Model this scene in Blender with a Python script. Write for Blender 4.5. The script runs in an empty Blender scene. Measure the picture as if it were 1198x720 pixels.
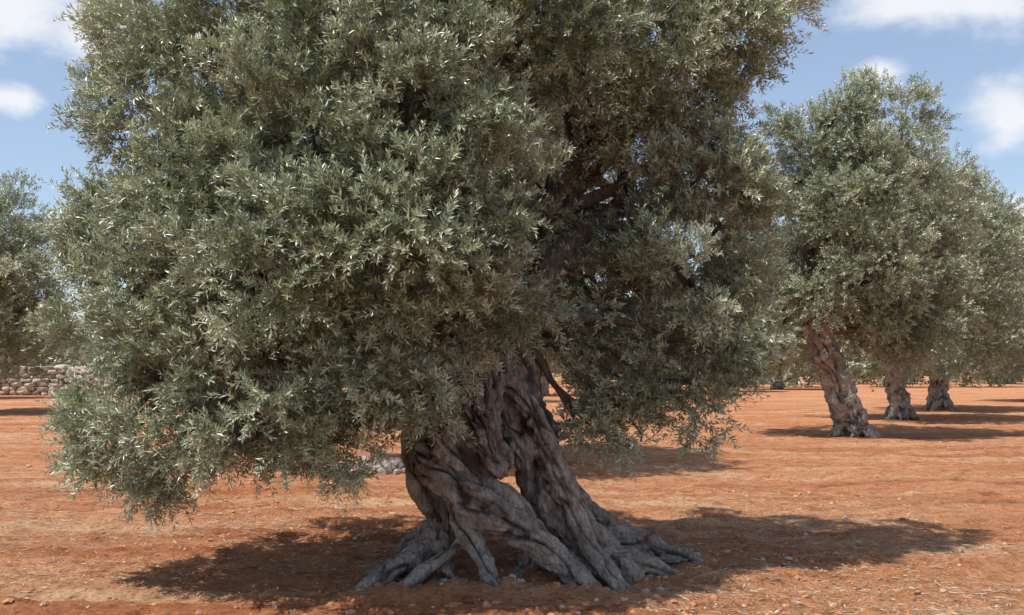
import bpy, math, numpy as np
from mathutils import Vector
scene=bpy.context.scene
R0=np.random.RandomState
# ---------------------------------------------------------------- numpy noise
def _h(ix,iy,iz,seed):
    n=(ix.astype(np.int64)*374761393+iy.astype(np.int64)*668265263+iz.astype(np.int64)*2147483647+seed*1274126177)&0xffffffff
    n=((n^(n>>13))*1274126177)&0xffffffff
    n=((n^(n>>16))*2246822519)&0xffffffff
    n=n^(n>>15)
    return (n&0xffffff)/float(0xffffff)*2-1
def vnoise(p,seed=0):
    i=np.floor(p).astype(np.int64); f=p-i; u=f*f*(3-2*f); r=0
    for dx in (0,1):
        wx=u[:,0] if dx else 1-u[:,0]
        for dy in (0,1):
            wy=u[:,1] if dy else 1-u[:,1]
            for dz in (0,1):
                wz=u[:,2] if dz else 1-u[:,2]
                r=r+wx*wy*wz*_h(i[:,0]+dx,i[:,1]+dy,i[:,2]+dz,seed)
    return r
def fbm(p,oct=4,seed=0):
    a=1;s=0
    for k in range(oct):
        s=s+a*vnoise(p*(2**k),seed+k); a*=.5
    return s
def norm(v): return v/np.maximum(np.linalg.norm(v,axis=-1,keepdims=True),1e-9)
# ---------------------------------------------------------------- mesh helpers
def mesh_from(name,V,F,mat,smooth=True,face_attr=None,vert_attr=None):
    V=np.asarray(V,dtype=np.float32); F=np.asarray(F,dtype=np.int32); k=F.shape[1]
    me=bpy.data.meshes.new(name)
    me.vertices.add(len(V)); me.vertices.foreach_set("co",V.ravel())
    me.loops.add(F.size); me.loops.foreach_set("vertex_index",F.ravel())
    me.polygons.add(len(F)); me.polygons.foreach_set("loop_start",np.arange(0,F.size,k,dtype=np.int32))
    me.polygons.foreach_set("use_smooth",np.full(len(F),smooth,dtype=bool))
    me.update(calc_edges=True)
    if face_attr is not None:
        a=me.attributes.new("tint",'FLOAT','FACE'); a.data.foreach_set("value",face_attr.astype(np.float32))
    if vert_attr is not None:
        a=me.attributes.new("groove",'FLOAT','POINT'); a.data.foreach_set("value",vert_attr.astype(np.float32))
    me.materials.append(mat)
    return me
def obj(name,me,parent=None,loc=(0,0,0)):
    o=bpy.data.objects.new(name,me); scene.collection.objects.link(o); o.location=loc
    if parent: o.parent=parent
    return o
def empty(name,loc,rot=0,sc=1):
    e=bpy.data.objects.new(name,None); scene.collection.objects.link(e); e.location=loc
    e.rotation_euler=(0,0,rot); e.scale=(sc,sc,sc); e.empty_display_size=.3
    return e
def resample(P,step):
    P=np.array(P,float); n=len(P)
    Q=np.vstack([2*P[0]-P[1],P,2*P[-1]-P[-2]]); out=[]
    for i in range(n-1):
        L=np.linalg.norm(P[i+1,:3]-P[i,:3]); m=max(1,int(L/step))
        for j in range(m):
            t=j/m; a,b,c,d=Q[i],Q[i+1],Q[i+2],Q[i+3]
            out.append(.5*((2*b)+(-a+c)*t+(2*a-5*b+4*c-d)*t*t+(-a+3*b-3*c+d)*t**3))
    out.append(P[-1]); out=np.array(out); out[:,3]=np.maximum(out[:,3],.004)
    return out
def frames(S):
    T=norm(np.gradient(S[:,:3],axis=0)); N=np.zeros_like(T)
    ref=np.array([0,1,0.]) if abs(T[0,1])<.9 else np.array([1,0,0.])
    n=ref-T[0]*ref.dot(T[0]); n/=np.linalg.norm(n)
    for i in range(len(S)):
        n=n-T[i]*n.dot(T[i]); n/=np.linalg.norm(n); N[i]=n
    return T,N,np.cross(T,N)
def tube(S,k=12):
    T,N,B=frames(S); a=np.linspace(0,2*np.pi,k,endpoint=False)
    V=(S[:,None,:3]+S[:,None,3:4]*(np.cos(a)[None,:,None]*N[:,None]+np.sin(a)[None,:,None]*B[:,None])).reshape(-1,3)
    m=len(S); i=np.arange(m-1)[:,None]*k; j=np.arange(k)[None]; j2=(j+1)%k
    F=np.stack([i+j,i+j2,i+k+j2,i+k+j],-1).reshape(-1,4)
    V=np.vstack([V,S[0,:3]-T[0]*S[0,3]*.6,S[-1,:3]+T[-1]*S[-1,3]*.6]); c0=m*k; c1=c0+1
    jj=np.arange(k); j2=(jj+1)%k; b=(m-1)*k
    tri0=np.stack([jj*0+c0,j2,jj,jj],-1); tri1=np.stack([jj*0+c1,b+jj,b+j2,b+j2],-1)
    return V,F,tri0[:,:3],tri1[:,:3]
def tubes_pydata(strands,k=14):
    VV=[];FF=[];o=0
    for S in strands:
        V,F,a,b=tube(S,k); VV+=V.tolist(); FF+=(F+o).tolist()+(a+o).tolist()+(b+o).tolist(); o+=len(V)
    return VV,FF
def gnarled(name,strands,voxel,amp,mat,seed=0,freq=9.):
    SS=[resample(s,.06 if voxel<.03 else .12) for s in strands]
    VV,FF=tubes_pydata(SS,18)
    me=bpy.data.meshes.new("tmp"); me.from_pydata(VV,[],FF); me.update()
    o=bpy.data.objects.new("tmp",me); scene.collection.objects.link(o)
    m=o.modifiers.new("r",'REMESH'); m.mode='VOXEL'; m.voxel_size=voxel
    s=o.modifiers.new("s",'SMOOTH'); s.iterations=2; s.factor=.5
    dg=bpy.context.evaluated_depsgraph_get(); m2=bpy.data.meshes.new_from_object(o.evaluated_get(dg))
    bpy.data.objects.remove(o); bpy.data.meshes.remove(me)
    n=len(m2.vertices); V=np.zeros(n*3,np.float32); m2.vertices.foreach_get("co",V); V=V.reshape(-1,3).astype(float)
    Nn=np.zeros(n*3,np.float32); m2.vertices.foreach_get("normal",Nn); Nn=Nn.reshape(-1,3).astype(float)
    P=[];T=[];N=[];B=[];s_=[];idx=[]
    for i,S in enumerate(SS):
        t,nn,b=frames(S); P.append(S);T.append(t);N.append(nn);B.append(b)
        s_.append(np.concatenate([[0],np.cumsum(np.linalg.norm(np.diff(S[:,:3],axis=0),axis=1))])); idx.append(np.full(len(S),i))
    P=np.vstack(P);T=np.vstack(T);N=np.vstack(N);B=np.vstack(B);s_=np.concatenate(s_);idx=np.concatenate(idx)
    near=np.zeros(n,int)
    for c in range(0,n,20000):
        v=V[c:c+20000]; d=np.linalg.norm(v[:,None]-P[None,:,:3],axis=2)-P[None,:,3]; near[c:c+20000]=d.argmin(1)
    q=V-P[near,:3]; s=s_[near]+(q*T[near]).sum(1); cx=(q*N[near]).sum(1); cy=(q*B[near]).sum(1)
    th=np.arctan2(cy,cx)+s*1.6; rr=P[near,3]
    warp=fbm(V*3.,2,seed+30)*.5
    co=np.stack([np.cos(th)*rr*freq+warp,np.sin(th)*rr*freq-warp,s*freq*.2+idx[near]*7.3],1)
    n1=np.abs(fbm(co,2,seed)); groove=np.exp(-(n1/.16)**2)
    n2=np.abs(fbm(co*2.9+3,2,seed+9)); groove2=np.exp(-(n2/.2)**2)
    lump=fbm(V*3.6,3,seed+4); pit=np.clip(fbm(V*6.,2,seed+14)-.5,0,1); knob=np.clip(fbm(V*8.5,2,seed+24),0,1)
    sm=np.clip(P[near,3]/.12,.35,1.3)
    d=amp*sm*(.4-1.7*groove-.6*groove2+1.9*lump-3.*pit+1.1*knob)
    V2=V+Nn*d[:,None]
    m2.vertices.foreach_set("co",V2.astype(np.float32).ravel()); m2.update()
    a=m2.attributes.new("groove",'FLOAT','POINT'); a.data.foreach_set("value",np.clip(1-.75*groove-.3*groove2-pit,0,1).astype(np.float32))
    m2.name=name; m2.materials.clear(); m2.materials.append(mat)
    m2.polygons.foreach_set("use_smooth",np.ones(len(m2.polygons),dtype=bool))
    return m2
# ---------------------------------------------------------------- materials
def newmat(name):
    m=bpy.data.materials.new(name); m.use_nodes=True; nt=m.node_tree
    for n in list(nt.nodes): nt.nodes.remove(n)
    out=nt.nodes.new("ShaderNodeOutputMaterial"); return m,nt,out
def N(nt,t,**kw):
    n=nt.nodes.new(t)
    for k,v in kw.items():
        if k in n.inputs: n.inputs[k].default_value=v
        else: setattr(n,k,v)
    return n
def ramp(nt,src,stops):
    r=nt.nodes.new("ShaderNodeValToRGB"); e=r.color_ramp.elements
    while len(e)<len(stops): e.new(.5)
    for i,(p,c) in enumerate(stops):
        e[i].position=p; e[i].color=(*c,1) if len(c)==3 else c
    nt.links.new(src,r.inputs[0]); return r
def mixc(nt,fac,a,b,mode='MIX'):
    m=nt.nodes.new("ShaderNodeMix"); m.data_type='RGBA'; m.blend_type=mode
    for s,v in ((0,fac),(6,a),(7,b)):
        if hasattr(v,"links") or isinstance(v,bpy.types.NodeSocket): nt.links.new(v,m.inputs[s])
        else: m.inputs[s].default_value=v if s==0 else (*v,1)
    return m.outputs[2]
def leaf_mat(name,gain=1.):
    m,nt,out=newmat(name); L=nt.links.new
    at=N(nt,"ShaderNodeAttribute",attribute_name="tint")
    g=gain
    up=ramp(nt,at.outputs["Fac"],[(0,(.1,.08,.06)),(.04,(.1,.08,.06)),(.06,(.075*g,.1*g,.05*g)),(.4,(.225*g,.262*g,.145*g)),(.72,(.47*g,.505*g,.34*g)),(1,(.64*g,.65*g,.46*g))])
    ge=N(nt,"ShaderNodeNewGeometry")
    lo=mixc(nt,.7,up.outputs[0],(.55,.57,.49))
    col=mixc(nt,ge.outputs["Backfacing"],up.outputs[0],lo)
    p=N(nt,"ShaderNodeBsdfPrincipled",Roughness=.38); L(col,p.inputs["Base Color"]); p.inputs["Specular IOR Level"].default_value=.9
    t=N(nt,"ShaderNodeBsdfTranslucent"); t.inputs[0].default_value=(.32,.39,.1,1)
    mx=N(nt,"ShaderNodeMixShader"); mx.inputs[0].default_value=.12
    L(p.outputs[0],mx.inputs[1]); L(t.outputs[0],mx.inputs[2]); L(mx.outputs[0],out.inputs[0]); return m
def bark_mat():
    m,nt,out=newmat("olive_bark"); L=nt.links.new
    tc=N(nt,"ShaderNodeTexCoord"); at=N(nt,"ShaderNodeAttribute",attribute_name="groove")
    n1=N(nt,"ShaderNodeTexNoise",Scale=5.,Detail=8.,Roughness=.65); L(tc.outputs["Object"],n1.inputs["Vector"])
    c=ramp(nt,n1.outputs[0],[(.3,(.21,.175,.145)),(.5,(.4,.345,.29)),(.68,(.6,.54,.47))])
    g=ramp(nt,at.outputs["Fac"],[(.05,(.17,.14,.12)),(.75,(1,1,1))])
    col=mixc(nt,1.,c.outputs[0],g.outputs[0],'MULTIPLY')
    n3=N(nt,"ShaderNodeTexNoise",Scale=2.2,Detail=4.); L(tc.outputs["Object"],n3.inputs["Vector"])
    f=ramp(nt,n3.outputs[0],[(.5,(0,0,0)),(.7,(.35,.35,.35))])
    col=mixc(nt,f.outputs[0],col,(.28,.2,.15))
    mp=N(nt,"ShaderNodeMapping"); mp.inputs["Scale"].default_value=(1,1,.35); L(tc.outputs["Object"],mp.inputs[0])
    n2=N(nt,"ShaderNodeTexNoise",Scale=30.,Detail=8.,Roughness=.72); L(mp.outputs[0],n2.inputs["Vector"])
    v=N(nt,"ShaderNodeTexVoronoi",Scale=20.); v.feature='DISTANCE_TO_EDGE'; L(mp.outputs[0],v.inputs["Vector"])
    ad=N(nt,"ShaderNodeMath",operation='ADD'); L(n2.outputs[0],ad.inputs[0]); L(v.outputs[0],ad.inputs[1])
    fc=ramp(nt,n2.outputs[0],[(.35,(.5,.46,.43)),(.6,(1.2,1.2,1.2))]); col=mixc(nt,1.,col,fc.outputs[0],'MULTIPLY')
    b=N(nt,"ShaderNodeBump",Strength=1.,Distance=.04); L(ad.outputs[0],b.inputs["Height"])
    p=N(nt,"ShaderNodeBsdfPrincipled",Roughness=.9); L(col,p.inputs["Base Color"]); L(b.outputs[0],p.inputs["Normal"])
    L(p.outputs[0],out.inputs[0]); return m
def ground_mat():
    m,nt,out=newmat("red_earth"); L=nt.links.new
    tc=N(nt,"ShaderNodeTexCoord"); O=tc.outputs["Object"]
    def noise(s,d=6.,r=.6,vec=None):
        n=N(nt,"ShaderNodeTexNoise",Scale=s,Detail=d,Roughness=r); L(vec or O,n.inputs["Vector"]); return n.outputs[0]
    c=ramp(nt,noise(.35,8,.65),[(.32,(.53,.205,.085)),(.5,(.63,.272,.125)),(.68,(.68,.345,.18))]).outputs[0]
    mp=N(nt,"ShaderNodeMapping"); mp.inputs["Scale"].default_value=(.18,1.1,1); L(O,mp.inputs[0])
    st=ramp(nt,noise(1.2,9,.7,mp.outputs[0]),[(.48,(0,0,0)),(.64,(.8,.8,.8))]).outputs[0]
    c=mixc(nt,st,c,(.73,.46,.265))
    st2=ramp(nt,noise(.8,7,.65,mp.outputs[0]),[(.37,(.8,.8,.8)),(.49,(0,0,0))]).outputs[0]
    c=mixc(nt,st2,c,(.42,.145,.06))
    mid=ramp(nt,noise(5.,8,.75),[(.36,(.62,.56,.52)),(.5,(1,1,1)),(.66,(1.15,1.18,1.2))]).outputs[0]
    c=mixc(nt,1.,c,mid,'MULTIPLY')
    fine=noise(28.,6,.75)
    fm=ramp(nt,fine,[(.32,(.45,.4,.38)),(.5,(1,1,1)),(.7,(1.2,1.25,1.3))]).outputs[0]
    c=mixc(nt,1.,c,fm,'MULTIPLY')
    v=N(nt,"ShaderNodeTexVoronoi",Scale=22.); L(O,v.inputs["Vector"])
    vs=ramp(nt,v.outputs["Distance"],[(.12,(1,1,1)),(.2,(0,0,0))]).outputs[0]
    sep=N(nt,"ShaderNodeSeparateColor"); L(v.outputs["Color"],sep.inputs[0])
    pick=N(nt,"ShaderNodeMath",operation='GREATER_THAN'); L(sep.outputs[0],pick.inputs[0]); pick.inputs[1].default_value=.8
    mu=N(nt,"ShaderNodeMath",operation='MULTIPLY'); L(vs,mu.inputs[0]); L(pick.outputs[0],mu.inputs[1])
    c=mixc(nt,mu.outputs[0],c,(.66,.45,.31))
    b1=N(nt,"ShaderNodeBump",Strength=1.,Distance=.12); L(noise(6.,9,.75),b1.inputs["Height"])
    b2=N(nt,"ShaderNodeBump",Strength=.9,Distance=.015); L(noise(60.,5,.7),b2.inputs["Height"]); L(b1.outputs[0],b2.inputs["Normal"])
    p=N(nt,"ShaderNodeBsdfPrincipled",Roughness=.95); p.inputs["Specular IOR Level"].default_value=.15
    L(c,p.inputs["Base Color"]); L(b2.outputs[0],p.inputs["Normal"]); L(p.outputs[0],out.inputs[0]); return m
def tint_mat(name,stops,rough=.9,bump=30.):
    m,nt,out=newmat(name); L=nt.links.new
    at=N(nt,"ShaderNodeAttribute",attribute_name="tint"); c=ramp(nt,at.outputs["Fac"],stops).outputs[0]
    tc=N(nt,"ShaderNodeTexCoord"); n=N(nt,"ShaderNodeTexNoise",Scale=bump,Detail=6.); L(tc.outputs["Object"],n.inputs["Vector"])
    mm=ramp(nt,n.outputs[0],[(.3,(.6,.6,.6)),(.6,(1.1,1.1,1.1))]).outputs[0]; c=mixc(nt,1.,c,mm,'MULTIPLY')
    b=N(nt,"ShaderNodeBump",Strength=.5,Distance=.02); L(n.outputs[0],b.inputs["Height"])
    p=N(nt,"ShaderNodeBsdfPrincipled",Roughness=rough); L(c,p.inputs["Base Color"]); L(b.outputs[0],p.inputs["Normal"]); L(p.outputs[0],out.inputs[0]); return m
LEAF=leaf_mat("olive_leaves"); BARK=bark_mat(); EARTH=ground_mat()
STONE=tint_mat("limestone",[(0,(.26,.2,.16)),(.4,(.42,.36,.3)),(1,(.55,.5,.44))],bump=12.)
PEB=tint_mat("clods_and_pebbles",[(0,(.42,.17,.08)),(.7,(.56,.26,.135)),(.93,(.6,.38,.25)),(1,(.64,.52,.42))],bump=60.)
STRAW=tint_mat("straw",[(0,(.28,.19,.12)),(1,(.66,.54,.36))])
# ---------------------------------------------------------------- foliage
def crown(name,lobes,seed,dens,shoots,nleaf,slen,ll,lw,subr,mat,droop=.1,bias=0.,keep_in=.35):
    rng=R0(seed); lobes=np.array([tuple(l)+((1.,) if len(l)<5 else ()) for l in lobes],float)
    C=[];D=[];TI=[]
    for li,(x,y,z,r,df) in enumerate(lobes):
        n=max(5,int(dens*df*4*np.pi*r*r)); d=norm(rng.normal(size=(n,3)))
        rad=r*rng.uniform(.6,1.18,n); q=np.array([x,y,z])+d*rad[:,None]*np.array([1,1,.92])
        dist=np.linalg.norm(q[:,None]-lobes[None,:,:3],axis=2)/lobes[None,:,3]; dist[:,li]=9
        keep=(dist.min(1)>.78)|(rng.rand(n)<keep_in)
        lt=rng.uniform(-.12,.12)
        C.append(q[keep]);D.append(d[keep]);TI.append(rng.normal(.46+lt,.14,keep.sum()))
    C=np.vstack(C);D=np.vstack(D);TI=np.concatenate(TI); m=len(C)
    sr=subr*rng.uniform(.6,1.4,m)
    ns=np.maximum(3,(shoots*rng.uniform(.8,1.2,m)*(sr/subr)**1.6).astype(int)); si=np.repeat(np.arange(m),ns); M=len(si)
    off=norm(rng.normal(size=(M,3))+D[si]*.45+np.array([0,0,.2]))*(rng.rand(M,1)**.4)
    P0=C[si]+off*sr[si][:,None]*np.array([1,1,.8])
    d=norm(off*.9+D[si]*.7+rng.normal(size=(M,3))*.35+np.array([0,0,.5]))
    Ls=slen*rng.uniform(.5,1.35,M); ts=TI[si]+rng.normal(0,.06,M)
    nl=nleaf; t=(np.arange(nl)//2+.5)/(nl/2)
    a=norm(np.cross(d,rng.normal(size=(M,3)))); b=np.cross(d,a)
    ph=rng.uniform(0,6.28,M)[:,None]+(np.arange(nl)%2)[None]*np.pi+(np.arange(nl)//2)[None]*(np.pi/2)+rng.normal(0,.35,(M,nl))
    T=np.clip(t[None]+rng.normal(0,.03,(M,nl)),0,1.02)
    dz=droop*rng.uniform(.2,1.6,M)
    pos=P0[:,None]+d[:,None]*(Ls[:,None]*T)[...,None]; pos[...,2]-=dz[:,None]*T*T*Ls[:,None]/slen
    per=np.cos(ph)[...,None]*a[:,None]+np.sin(ph)[...,None]*b[:,None]
    fo=rng.uniform(.45,1.1,(M,nl,1))*(.6+.7*T[...,None])
    l=norm(d[:,None]*fo+per*.8+rng.normal(size=(M,nl,3))*.16+np.array([0,0,.06]))
    g=d*.5+D[si]*.4+np.array([-.2,-.16,.5])      # blades turn their upper face out to the light
    nn=norm(g[:,None]+rng.normal(size=(M,nl,3))*.36)
    nn=norm(nn-(nn*l).sum(-1,keepdims=True)*l); w=np.cross(nn,l)
    sz=rng.uniform(.65,1.2,(M,nl,1))*(1-.35*T[...,None]**3)
    LL=ll*sz; W=lw*.5*sz*rng.uniform(.8,1.2,(M,nl,1))
    Bv=pos; Tv=pos+l*LL-nn*LL*.06; mid=pos+l*LL*.5
    Rv=mid+w*W+nn*W*.3; Lv=mid-w*W+nn*W*.3
    V=np.stack([Bv,Rv,Tv,Lv],2)
    chk=(np.cross(V[:200,0,1]-V[:200,0,0],V[:200,0,2]-V[:200,0,0])*nn[:200,0]).sum(-1).mean()
    if chk<0: V=np.stack([Bv,Lv,Tv,Rv],2)
    V=V.reshape(-1,3)
    tint=np.clip(ts[:,None]+rng.normal(0,.15,(M,nl))+.3*(T-.5)+bias,.07,1).reshape(-1)
    sw=norm(np.cross(d,rng.normal(size=(M,3))))*max(.0015,lw*.09); e=P0+d*Ls[:,None]; e[:,2]-=dz*Ls/slen
    st=P0-d*.05
    SV=np.stack([st-sw,st+sw,e+sw*.3,e-sw*.3],1).reshape(-1,3)
    V=np.vstack([V,SV]); F=np.arange(len(V)).reshape(-1,4)
    tint=np.concatenate([tint,np.zeros(M)])
    print(name,"leaves",M*nl,"subclumps",m)
    return mesh_from(name,V,F,mat,False,face_attr=tint)
def limbs_mesh(name,starts,lobes,seed,r0=.1,r1=.02,mat=None):
    rng=R0(seed); SS=[]
    for (x,y,z,r) in [l[:4] for l in lobes]:
        c=np.array([x,y,z]); st=np.array(min(starts,key=lambda s:np.linalg.norm(np.array(s[:3])-c))[:3])
        L=np.linalg.norm(c-st); 
        if L<.3: continue
        m1=st+(c-st)*.35+np.array([0,0,.22*L])*.6+rng.normal(size=3)*.06*L; m2=st+(c-st)*.7+np.array([0,0,.12*L])+rng.normal(size=3)*.07*L
        rr=r0*(.6+.25*L/3)
        SS.append(resample([(*st,rr),(*m1,rr*.7),(*m2,rr*.42),(*c,r1)],.12*max(1,L/3)))
        for k in range(4):
            e=c+norm(rng.normal(size=3))*r*.9; a=m2+(c-m2)*rng.rand()
            SS.append(resample([(*a,rr*.28),(*((a+e)/2+rng.normal(size=3)*.08*r),rr*.2),(*e,r1*.4)],.15*max(1,L/3)))
    VV,FF=tubes_pydata(SS,8)
    me=bpy.data.meshes.new(name); me.from_pydata(VV,[],FF); me.materials.append(mat)
    me.polygons.foreach_set("use_smooth",np.ones(len(FF),dtype=bool))
    a=me.attributes.new("groove",'FLOAT','POINT'); a.data.foreach_set("value",np.full(len(VV),.3,dtype=np.float32)); me.update()
    return me
# ---------------------------------------------------------------- MAIN TREE (base at 0,8.1,0)
BX,BY=0.,8.1
strands=[
 [(-.1,8.2,2.0,.19),(.0,8.1,1.55,.21),(.09,8.02,1.2,.205),(.19,7.95,.88,.2),(.33,7.92,.55,.19),(.48,7.88,.32,.175),(.68,7.8,.16,.14),(.87,7.65,.05,.1),(1.02,7.55,-.05,.06)],
 [(.12,8.25,1.2,.18),(.28,8.2,.75,.18),(.48,8.2,.42,.16),(.8,8.2,.2,.14),(1.15,8.25,.09,.11),(1.4,8.25,.02,.09),(1.6,8.2,-.06,.05)],
 [(.35,8.3,.5,.17),(.7,8.5,.25,.14),(1.0,8.75,.12,.11),(1.35,8.95,-.02,.07)],
 [(-.33,8.1,1.9,.2),(-.38,8.0,1.45,.23),(-.55,7.98,1.1,.23),(-.63,7.95,.85,.19),(-.6,7.9,.6,.14),(-.52,7.82,.38,.125),(-.62,7.65,.24,.11),(-.85,7.4,.13,.095),(-1.02,7.2,.03,.07),(-1.15,7.1,-.06,.04)],
 [(-.66,7.88,1.02,.15),(-.57,7.7,.84,.145),(-.36,7.52,.63,.135),(-.11,7.42,.5,.12),(.1,7.4,.4,.125),(.24,7.4,.27,.115),(.38,7.4,.13,.1),(.52,7.35,.03,.08),(.64,7.3,-.06,.05)],
 [(-.17,7.95,1.55,.17),(-.26,7.78,1.22,.175),(-.2,7.69,.98,.16),(-.09,7.69,.83,.125)],
 [(-.5,7.84,1.35,.14),(-.46,7.68,1.0,.145),(-.31,7.64,.78,.115),(-.17,7.7,.66,.07)],
 [(-.45,7.75,.62,.1),(-.37,7.52,.42,.095),(-.24,7.33,.22,.085),(-.16,7.2,.08,.075),(-.12,7.0,-.04,.055)],
 [(-.55,7.85,.45,.09),(-.53,7.6,.22,.075),(-.47,7.4,.08,.065),(-.42,7.25,-.05,.05)],
 [(-.6,7.85,.35,.09),(-.78,7.75,.15,.075),(-1.0,7.7,.04,.065),(-1.2,7.7,-.06,.04)],
 [(-.35,8.35,1.6,.24),(-.42,8.4,1.1,.21),(-.52,8.45,.6,.17),(-.6,8.55,.3,.14),(-.8,8.7,.08,.11),(-1.0,8.95,-.06,.06)],
 [(.08,8.4,1.3,.2),(.28,8.4,.8,.17),(.38,8.45,.4,.15),(.3,8.65,.12,.12),(.25,8.9,-.05,.07)],
 [(.3,7.92,.3,.09),(.16,7.8,.14,.08),(.08,7.65,.03,.065),(.03,7.5,-.06,.05)],
 [(.5,7.95,.25,.11),(.62,8.0,.12,.11),(.95,8.0,.05,.085),(1.2,7.95,-.03,.06)],
 [(-.38,7.45,.3,.055),(-.64,7.28,.12,.05),(-.82,7.12,.02,.04),(-.92,6.97,-.04,.03)],
 [(.3,7.6,.2,.07),(.5,7.65,.1,.07),(.72,7.55,.03,.05),(.85,7.4,-.03,.03)],
 [(-.14,8.0,1.7,.11),(.14,7.83,1.28,.085),(.31,7.74,.92,.085),(.45,7.68,.55,.08),(.6,7.58,.25,.07),(.74,7.44,.06,.06),(.82,7.29,-.04,.04)],
 [(-.6,7.8,1.25,.085),(-.78,7.76,.98,.08),(-.76,7.72,.72,.065),(-.64,7.68,.5,.055)],
 [(.35,8.0,.5,.1),(.6,7.72,.2,.085),(.9,7.7,.12,.07),(1.15,7.65,.05,.06),(1.32,7.6,-.04,.04)],
 [(-.25,7.62,.74,.06),(-.06,7.5,.68,.055),(.08,7.5,.56,.05),(.16,7.48,.42,.05)],
]
strands=[[(x-BX,y-BY,z,r) for x,y,z,r in s] for s in strands]
tree=empty("olive_tree",(BX,BY,0))
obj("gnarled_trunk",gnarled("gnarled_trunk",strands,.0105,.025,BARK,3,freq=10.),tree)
L=[ # x,y,z,r  world
(-2.85,7.6,1.3,.42),(-2.2,7.0,1.4,.56),(-1.69,6.8,1.5,.56),(-1.8,6.9,1.08,.26),(-2.45,7.1,1.02,.26),(-.97,6.75,1.6,.46),(-1.1,6.8,1.18,.2),
(-.45,6.85,1.96,.4),(-.08,6.95,2.2,.3),(-3.05,7.8,1.95,.4),(-3.05,8.0,2.7,.42),(-2.4,7.2,2.15,.57),(-1.55,6.6,2.3,.6),(-.8,6.45,2.47,.52),
(-.2,6.7,2.8,.4),(-2.25,7.2,2.95,.58),(-1.4,6.7,3.17,.58),(-.62,6.65,3.3,.53),(-.1,7.0,3.48,.42),(-2.85,7.9,3.6,.44),(-2.88,8.1,4.3,.44),
(-2.25,7.4,3.95,.57),(-1.3,7.0,4.03,.62),(-.5,7.0,4.2,.58),(.3,7.4,4.25,.54),(1.0,7.8,4.35,.56),(1.68,8.1,4.4,.48),(1.1,7.9,3.75,.42),(1.72,8.3,3.75,.42),
(.6,8.4,3.9,.46),(1.58,8.0,3.0,.42),(1.15,8.3,2.75,.32),(1.45,8.0,2.35,.48),(1.35,7.9,1.7,.42),(.8,8.1,1.6,.32),(1.75,8.1,1.95,.3),(.62,8.0,1.15,.11),(.98,7.9,1.22,.2),(1.55,7.95,1.35,.2),
(.75,8.4,2.2,.4),(1.8,8.2,2.65,.3),(.5,8.3,1.85,.22),
(.55,8.8,2.35,.5,.8),(.2,8.6,1.95,.36,.6),(.3,9.0,3.2,.38,.6),(.1,8.4,2.8,.36,.6),
(-.3,8.9,4.2,.7,.35),(-1.2,9.2,2.6,.75,.35),(-2.2,9.1,2.2,.75,.35),(-2.2,9.2,3.4,.75,.35),(-1.3,9.4,3.7,.8,.3),(-.2,9.4,2.9,.55,.35),(1.0,9.4,4.3,.55,.5),(1.55,9.3,3.3,.28,.6),(1.1,9.3,2.1,.5,.8),(1.4,9.0,1.7,.35,.8),(-2.7,8.8,1.6,.45,.6),(-1.9,8.6,1.4,.45,.5),(-.9,9.0,1.6,.5,.4),
(-2.3,8.2,4.9,.75,.6),(-1.5,7.8,5.0,.8,.5),(-.5,7.9,5.2,.85,.5),(.5,8.2,5.2,.8,.5),(1.25,8.6,5.0,.6,.6),(-1.2,8.8,5.5,.7,.4),(0,8.8,5.7,.8,.4),
(-1.9,7.9,2.2,.6,.5),(-1.2,7.6,3.2,.7,.5),(-.6,7.6,2.3,.5,.5),(-2.2,8.2,3.2,.6,.5),
(2.1,8.6,4.75,.4,.9),(-.62,6.75,1.36,.17),(-3.05,7.6,1.0,.18)]
L=[(l[0]-BX,l[1]-BY)+tuple(l[2:]) for l in L]
obj("crown_leaves",crown("crown_leaves",L,5,8.,30,20,.18,.063,.016,.172,LEAF,.045,keep_in=.22),tree)
obj("limbs",limbs_mesh("limbs",[(-.12,.1,1.9),(-.3,0,1.8),(.3,.5,2.9),(-1.2,-.3,2.5),(-.4,.5,3.4)],L,7,.1,.013,BARK),tree)
VV=limbs_mesh("main_limbs",[(0,.2,1.6)],[(.3,.5,2.9,.2),(-1.2,-.3,2.5,.2),(-.4,.5,3.4,.2),(.9,.3,3.6,.2)],3,.22,.07,BARK); obj("main_limbs",VV,tree)
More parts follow.
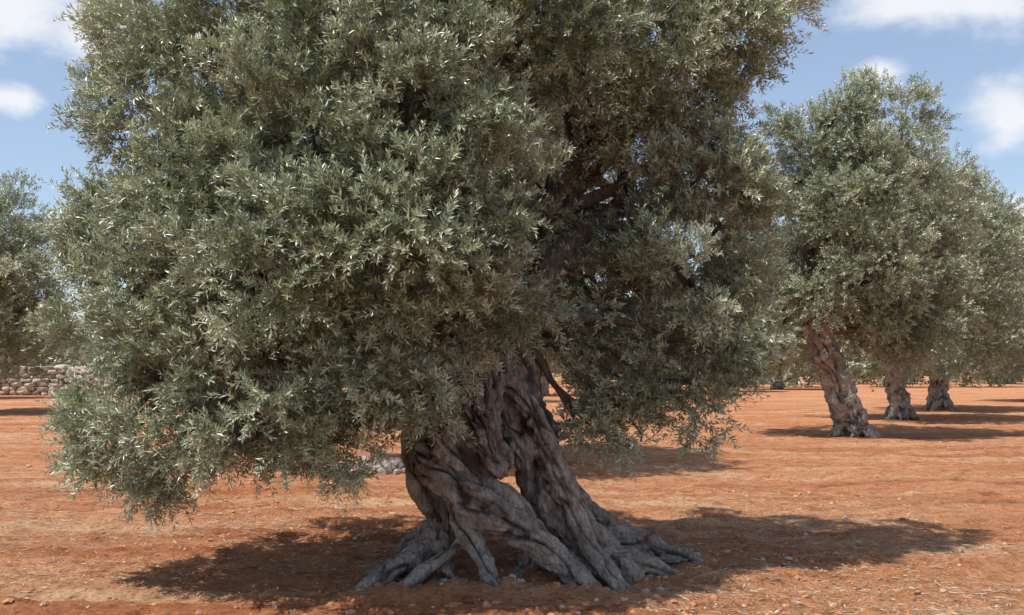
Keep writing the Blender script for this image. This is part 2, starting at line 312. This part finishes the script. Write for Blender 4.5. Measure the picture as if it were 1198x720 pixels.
# ---------------------------------------------------------------- other trees
def gen_trunk(seed,lean=(0,0),h=2.2,r=.45):
    rng=R0(seed); S=[]; n=6
    for i in range(n):
        a=i*2*np.pi/n+rng.uniform(-.3,.3); tw=rng.uniform(.5,1.1); fl=rng.uniform(.75,1.1)
        p=[]
        for z,rad,rr in ((-.08,2.1*fl,.1),(.05,1.4*fl,.2),(.3,.8,.32),(.8,.55,.4),(1.4,.45,.42),(h,.5,.36)):
            aa=a+tw*z; k=(z/h)**1.2 if z>0 else 0
            p.append((lean[0]*k+math.cos(aa)*r*rad,lean[1]*k+math.sin(aa)*r*rad,z,r*rr*1.15))
        S.append(p[::-1])
    S.append([(lean[0],lean[1],h,r*.5),(lean[0]*.45,lean[1]*.45,h/2,r*.5),(0,0,0,r*.7)])
    return S
def gen_lobes(seed,w,zb,zt,n,k=.26):
    rng=R0(seed); out=[]
    for i in range(n):
        t=(i+.5)/n; z=zb+(zt-zb)*t; prof=math.sin(math.pi*min(1,max(0,.22+.62*t)))**.7
        a=i*2.4+rng.uniform(-.4,.4); r=w*k*rng.uniform(.7,1.2)*.8
        if t<.25: z+=max(0,r-.9)*.6
        rho=max(0,w*.5*prof-r*.8)*rng.uniform(.7,1.08)
        out.append((rho*math.cos(a),rho*math.sin(a),z,r))
    out.append((0,0,zb+(zt-zb)*.5,w*.25)); out.append((0,0,zb+(zt-zb)*.72,w*.22))
    return out
def place(loc,parts,rot=0,sc=1):
    e=empty("olive_tree",loc,rot,sc)
    for n,me in parts: obj(n,me,e)
    return e
T2=[(-.82,-.2,7.1,1.0),(.75,0,7.3,1.1),(-1.8,0,6.3,.8),(1.5,0,5.85,.9),(-.2,-1.1,5.6,1.05),(-2.1,0,5.0,.9),(.1,-1.3,4.0,.9),(1.6,-.3,4.1,.9),(-2.35,0,3.8,.8),(-2.2,-.3,2.6,.65),(-1.1,-.9,3.5,.6),(-2.1,.6,1.9,.4),(-2.8,.8,4.6,.5),
 (1.2,-.4,2.7,.7),(2.0,0,3.1,.7),(.5,-.8,3.0,.5),(0,1.6,5.5,1.3,.5),(-1.2,1.5,4.1,1.0,.6),(1.2,1.6,4,1.0,.6),(0,1.2,7,1.0,.6),(-.9,1.3,2.9,.6),(.9,1.5,2.9,.7),(0,0,5.2,1.2,.5),(1.8,.4,2.1,.45),(2.3,0,4.9,.55),(-.1,0,7.9,.5),(1.0,0,2.0,.3)]
t2=[("gnarled_trunk",gnarled("trunk_b",gen_trunk(4,(-.95,0),2.7,.37),.04,.03,BARK,5,freq=7.)),
    ("limbs",limbs_mesh("limbs_b",[(-.9,0,2.5)],T2,9,.17,.025,BARK)),
    ("crown_leaves",crown("crown_leaves_b",T2,12,3.6,22,16,.3,.1,.03,.29,LEAF,.06,keep_in=.25))]
place((8.2,23.9,0),t2)
def variant(seed,w,zb,zt,n,size,dens,lean):
    Lb=gen_lobes(seed,w,zb,zt,n)
    return [("gnarled_trunk",gnarled("trunk_v%d"%seed,gen_trunk(seed,lean,2.3,.38),.06,.035,BARK,seed,freq=6.)),
     ("limbs",limbs_mesh("limbs_v%d"%seed,[(lean[0],lean[1],2.0)],Lb,seed,.17,.025,BARK)),
     ("crown_leaves",crown("crown_leaves_v%d"%seed,Lb,seed,dens,16,14,.33*size,.12*size,.038*size,.34*size,LEAF,.06))]
vA=variant(21,6.4,2.9,7.0,24,1.0,1.9,(.3,0))
vB=variant(33,7.0,2.7,7.2,26,1.15,1.7,(-.3,.1))
vC=variant(47,6.8,2.4,7.4,26,1.3,1.4,(.1,0))
place((-1.3,16.6,0),vA,.6,.93)
place((12.3,31.5,0),vB,.4,.95)
place((16.7,39.,0),vC,0,1.0)
place((26.2,49.,0),vC,2.2,1.)
place((-20.1,36.5,0),vC,1.2,.98)
place((-30.5,54.,0),vA,2.,.98)
place((-15.2,50.,0),vB,3.,1.)
rngp=R0(8)
for (x,y) in [(-9,33),(-3,48),(2,60),(9.5,62),(14.8,70),(36,58),(-9,60),(21,78)]:
    place((x+rngp.uniform(-.8,.8),y,0),[vA,vB,vC][rngp.randint(3)],rngp.uniform(0,6),rngp.uniform(.85,1.05))
rg=R0(77); dl=[]
for row,y in enumerate((88,105,125,160)):
    for x in np.arange(-110,130,8.5):
        cx=x+rg.uniform(-1.5,1.5); hh=rg.uniform(5.5,7.5)
        for k in range(6): dl.append((cx+rg.uniform(-2.2,2.2),y+rg.uniform(-2,2),hh*(.22+.13*k),rg.uniform(1.3,2.1)))
obj("distant_olive_grove",crown("distant_olive_grove",dl,78,.35,12,8,1.,.45,.18,.7,LEAF,.2))
# ---------------------------------------------------------------- GROUND
n=760; s=np.sinh(np.linspace(-6.8,6.8,n))*2.
X,Y=np.meshgrid(s,s+7.5); P=np.stack([X.ravel(),Y.ravel(),0*X.ravel()],1)
def hgt(P):
    dist=np.hypot(P[:,0],P[:,1]-7.5); fade=np.clip(1-dist/70,0,1)
    wv=P[:,1]+.35*fbm(P*np.array([.25,.25,1]),2,11)
    till=.022*np.sin(wv*9.)*np.clip(fbm(P*np.array([.12,.3,1]),2,13)+.25,0,1)
    z=.045*fbm(P*np.array([.5,.5,1]),3,1)+.035*fbm(P*np.array([1.4,3.6,1]),3,5)+.035*np.maximum(0,fbm(P*7,2,8)-.1)+till
    mound=np.exp(-((P[:,0]-.1)**2/1.6+(P[:,1]-8.0)**2/1.0))*.04
    return z*fade+mound-.012
P[:,2]=hgt(P)
i=np.arange(n-1)[:,None]*n; j=np.arange(n-1)[None]
F=np.stack([i+j,i+j+1,i+n+j+1,i+n+j],-1).reshape(-1,4)
obj("ground",mesh_from("ground",P,F,EARTH))
# ---------------------------------------------------------------- rocks
import bmesh
bm=bmesh.new(); bmesh.ops.create_icosphere(bm,subdivisions=2,radius=1); IV=np.array([v.co[:] for v in bm.verts]); IF=np.array([[v.index for v in f.verts] for f in bm.faces]); bm.free()
bm=bmesh.new(); bmesh.ops.create_icosphere(bm,subdivisions=1,radius=1); JV=np.array([v.co[:] for v in bm.verts]); JF=np.array([[v.index for v in f.verts] for f in bm.faces]); bm.free()
def rocks(name,pos,size,tint,mat,seed,V0=IV,F0=IF,boxy=.0,rough=.22,smooth=False):
    rng=R0(seed); m=len(pos); nv=len(V0)
    B=np.sign(V0)*np.abs(V0)**(1-boxy); 
    V=np.repeat(B[None],m,0)*(1+rough*rng.uniform(-1,1,(m,nv,1)))*size[:,None]
    a=rng.uniform(0,6.28,m) if boxy<.3 else rng.normal(0,.25,m); c,s_=np.cos(a)[:,None],np.sin(a)[:,None]
    x=V[...,0]*c-V[...,1]*s_; y=V[...,0]*s_+V[...,1]*c; V=np.stack([x,y,V[...,2]],-1)+pos[:,None]
    F=(F0[None]+(np.arange(m)*nv)[:,None,None]).reshape(-1,3)
    obj(name,mesh_from(name,V.reshape(-1,3),F,mat,smooth,face_attr=np.repeat(tint,len(F0))))
rw=R0(3); ps=[];sz=[]
for row in range(7):
    x=-75.
    while x<-21-row*.4:
        w=rw.uniform(.2,.45); 
        ps.append((x+w,62+1.2*math.sin(x*.05)+rw.uniform(-.1,.1),.14+row*.25+rw.uniform(-.05,.05))); sz.append((w*1.02,.35,rw.uniform(.13,.19))); x+=w*1.9
rocks("dry_stone_wall",np.array(ps),np.array(sz),rw.rand(len(ps)),STONE,4,boxy=.35,rough=.12)
m=60; a=rw.normal(size=(m,2)); ps=np.stack([-2.2+a[:,0]*.5,15.3+a[:,1]*.3,.03+np.clip(.1-np.abs(a[:,0])*.07,0,1)*rw.rand(m)],1); s1=rw.uniform(.04,.11,(m,1))*rw.uniform(.7,1.2,(m,3))
rocks("field_stone_pile",ps,s1,rw.uniform(0,.6,m),STONE,5)
m=26000; yy=5.6+rw.rand(m)**1.7*24; xx=rw.uniform(-.62,.62,m)*yy; q=np.stack([xx,yy,0*xx],1); q[:,2]=hgt(q)
cl=fbm(q*.5,3,40); ok=rw.rand(m)<np.clip(.4+cl*.9,.05,1); q=q[ok]; m=len(q)
sz=(.005+.032*rw.rand(m)**7)[:,None]*rw.uniform(.6,1.4,(m,3))*np.array([1,1,.7])
rocks("pebbles",q,sz,rw.rand(m),PEB,6,JV,JF,rough=.3)
m=12; q=np.stack([rw.uniform(-1.3,1.6,m),rw.uniform(7.1,8.6,m),0*np.zeros(m)],1); q=np.vstack([q,[(.68,7.25,0),(.76,7.29,0),(.0,7.2,0),(-.5,7.1,0)]]); q[:,2]=hgt(q)+.008; m=len(q)
rocks("stones",q,rw.uniform(.018,.045,(m,1))*rw.uniform(.6,1.3,(m,3))*np.array([1.2,1,.7]),rw.uniform(.0,.6,m),STONE,7)
m=50000; yy=5.6+rw.rand(m)**1.5*20; xx=rw.uniform(-.6,.6,m)*yy; q=np.stack([xx,yy,0*xx],1)
cl=fbm(q*np.array([.35,.9,1]),3,60); near=np.exp(-((xx-.3)**2+(yy-8)**2)/5); ok=rw.rand(m)<np.clip(.1+cl*1.2+near,0,1); q=q[ok]; m=len(q); q[:,2]=hgt(q)+.006
a=rw.uniform(0,6.28,m); l=rw.uniform(.02,.06,m)[:,None]; dr=np.stack([np.cos(a),np.sin(a),rw.uniform(-.1,.25,m)],1)*l; wv=np.stack([-np.sin(a),np.cos(a),rw.uniform(-.5,.5,m)],1)*rw.uniform(.0015,.005,m)[:,None]
V=np.stack([q-dr,q-wv,q+dr,q+wv],1).reshape(-1,3)
obj("straw_and_fallen_leaves",mesh_from("straw",V,np.arange(len(V)).reshape(-1,4),STRAW,False,face_attr=rw.rand(m)))
# ---------------------------------------------------------------- SUN + SKY
sd=Vector((-.42,-.27,1)).normalized()
sun=bpy.data.lights.new("sun",'SUN'); sun.energy=5.; sun.angle=math.radians(.53); sun.color=(1,.965,.91)
so=bpy.data.objects.new("sun",sun); scene.collection.objects.link(so); so.rotation_euler=sd.to_track_quat('Z','Y').to_euler(); so.location=(-10,-4,25)
w=bpy.data.worlds.new("World"); scene.world=w; w.use_nodes=True; nt=w.node_tree; LK=nt.links.new
bg=nt.nodes["Background"]; sky=N(nt,"ShaderNodeTexSky"); sky.sky_type='NISHITA'; sky.sun_disc=False
sky.sun_elevation=math.asin(sd.z); sky.sun_rotation=math.atan2(sd.x,sd.y); sky.altitude=100; sky.air_density=1.; sky.dust_density=.7; sky.ozone_density=1.8
tc=N(nt,"ShaderNodeTexCoord"); G=tc.outputs["Generated"]
mpn=N(nt,"ShaderNodeMapping"); mpn.inputs["Scale"].default_value=(1,1,1.7); LK(G,mpn.inputs[0])
cn=N(nt,"ShaderNodeTexNoise",Scale=11.,Detail=9.,Roughness=.58,Distortion=.25); LK(mpn.outputs[0],cn.inputs["Vector"])
acc=None
for (u,v,ru,rv,amp) in [(-.515,.36,.095,.045,1.15),(-.505,.272,.045,.018,1.),(.43,.375,.1,.035,1.2),(.5,.255,.04,.035,1.05),(.53,.15,.05,.022,1.1),(.37,.3,.03,.02,.8),(.2,.33,.03,.015,.4),(-.75,.25,.1,.04,1),(.75,.3,.1,.05,1),(-.48,.19,.04,.012,.45)]:
    c=Vector((u,1,v)).normalized()
    sub=N(nt,"ShaderNodeVectorMath",operation='SUBTRACT'); LK(G,sub.inputs[0]); sub.inputs[1].default_value=c
    ml=N(nt,"ShaderNodeVectorMath",operation='MULTIPLY'); LK(sub.outputs[0],ml.inputs[0]); ml.inputs[1].default_value=(1/ru,.5/ru,1/rv)
    le=N(nt,"ShaderNodeVectorMath",operation='LENGTH'); LK(ml.outputs[0],le.inputs[0])
    mr=N(nt,"ShaderNodeMapRange"); LK(le.outputs["Value"],mr.inputs[0]); mr.inputs[1].default_value=0; mr.inputs[2].default_value=1.6; mr.inputs[3].default_value=amp; mr.inputs[4].default_value=0
    if acc is None: acc=mr.outputs[0]
    else:
        mx=N(nt,"ShaderNodeMath",operation='MAXIMUM'); LK(acc,mx.inputs[0]); LK(mr.outputs[0],mx.inputs[1]); acc=mx.outputs[0]
ad=N(nt,"ShaderNodeMath",operation='MULTIPLY_ADD'); LK(cn.outputs[0],ad.inputs[0]); ad.inputs[1].default_value=1.5; LK(acc,ad.inputs[2])
mr=N(nt,"ShaderNodeMapRange",interpolation_type='SMOOTHSTEP'); LK(ad.outputs[0],mr.inputs[0]); mr.inputs[1].default_value=1.1; mr.inputs[2].default_value=1.65; mr.inputs[3].default_value=0; mr.inputs[4].default_value=.92
lift=mixc(nt,.22,sky.outputs[0],(4.8,5.4,6.5))
col=mixc(nt,mr.outputs[0],lift,(6.2,6.3,6.6))
LK(col,bg.inputs[0]); bg.inputs[1].default_value=.15
# ---------------------------------------------------------------- CAMERA
cam=bpy.data.cameras.new("camera"); co=bpy.data.objects.new("camera",cam); scene.collection.objects.link(co)
co.location=(0,0,1.6); co.rotation_euler=(math.radians(90),0,0); cam.lens=35; cam.sensor_width=36; cam.shift_y=.06; cam.clip_end=3000; scene.camera=co
scene.view_settings.view_transform='Standard'; scene.view_settings.look='None'; scene.view_settings.exposure=0
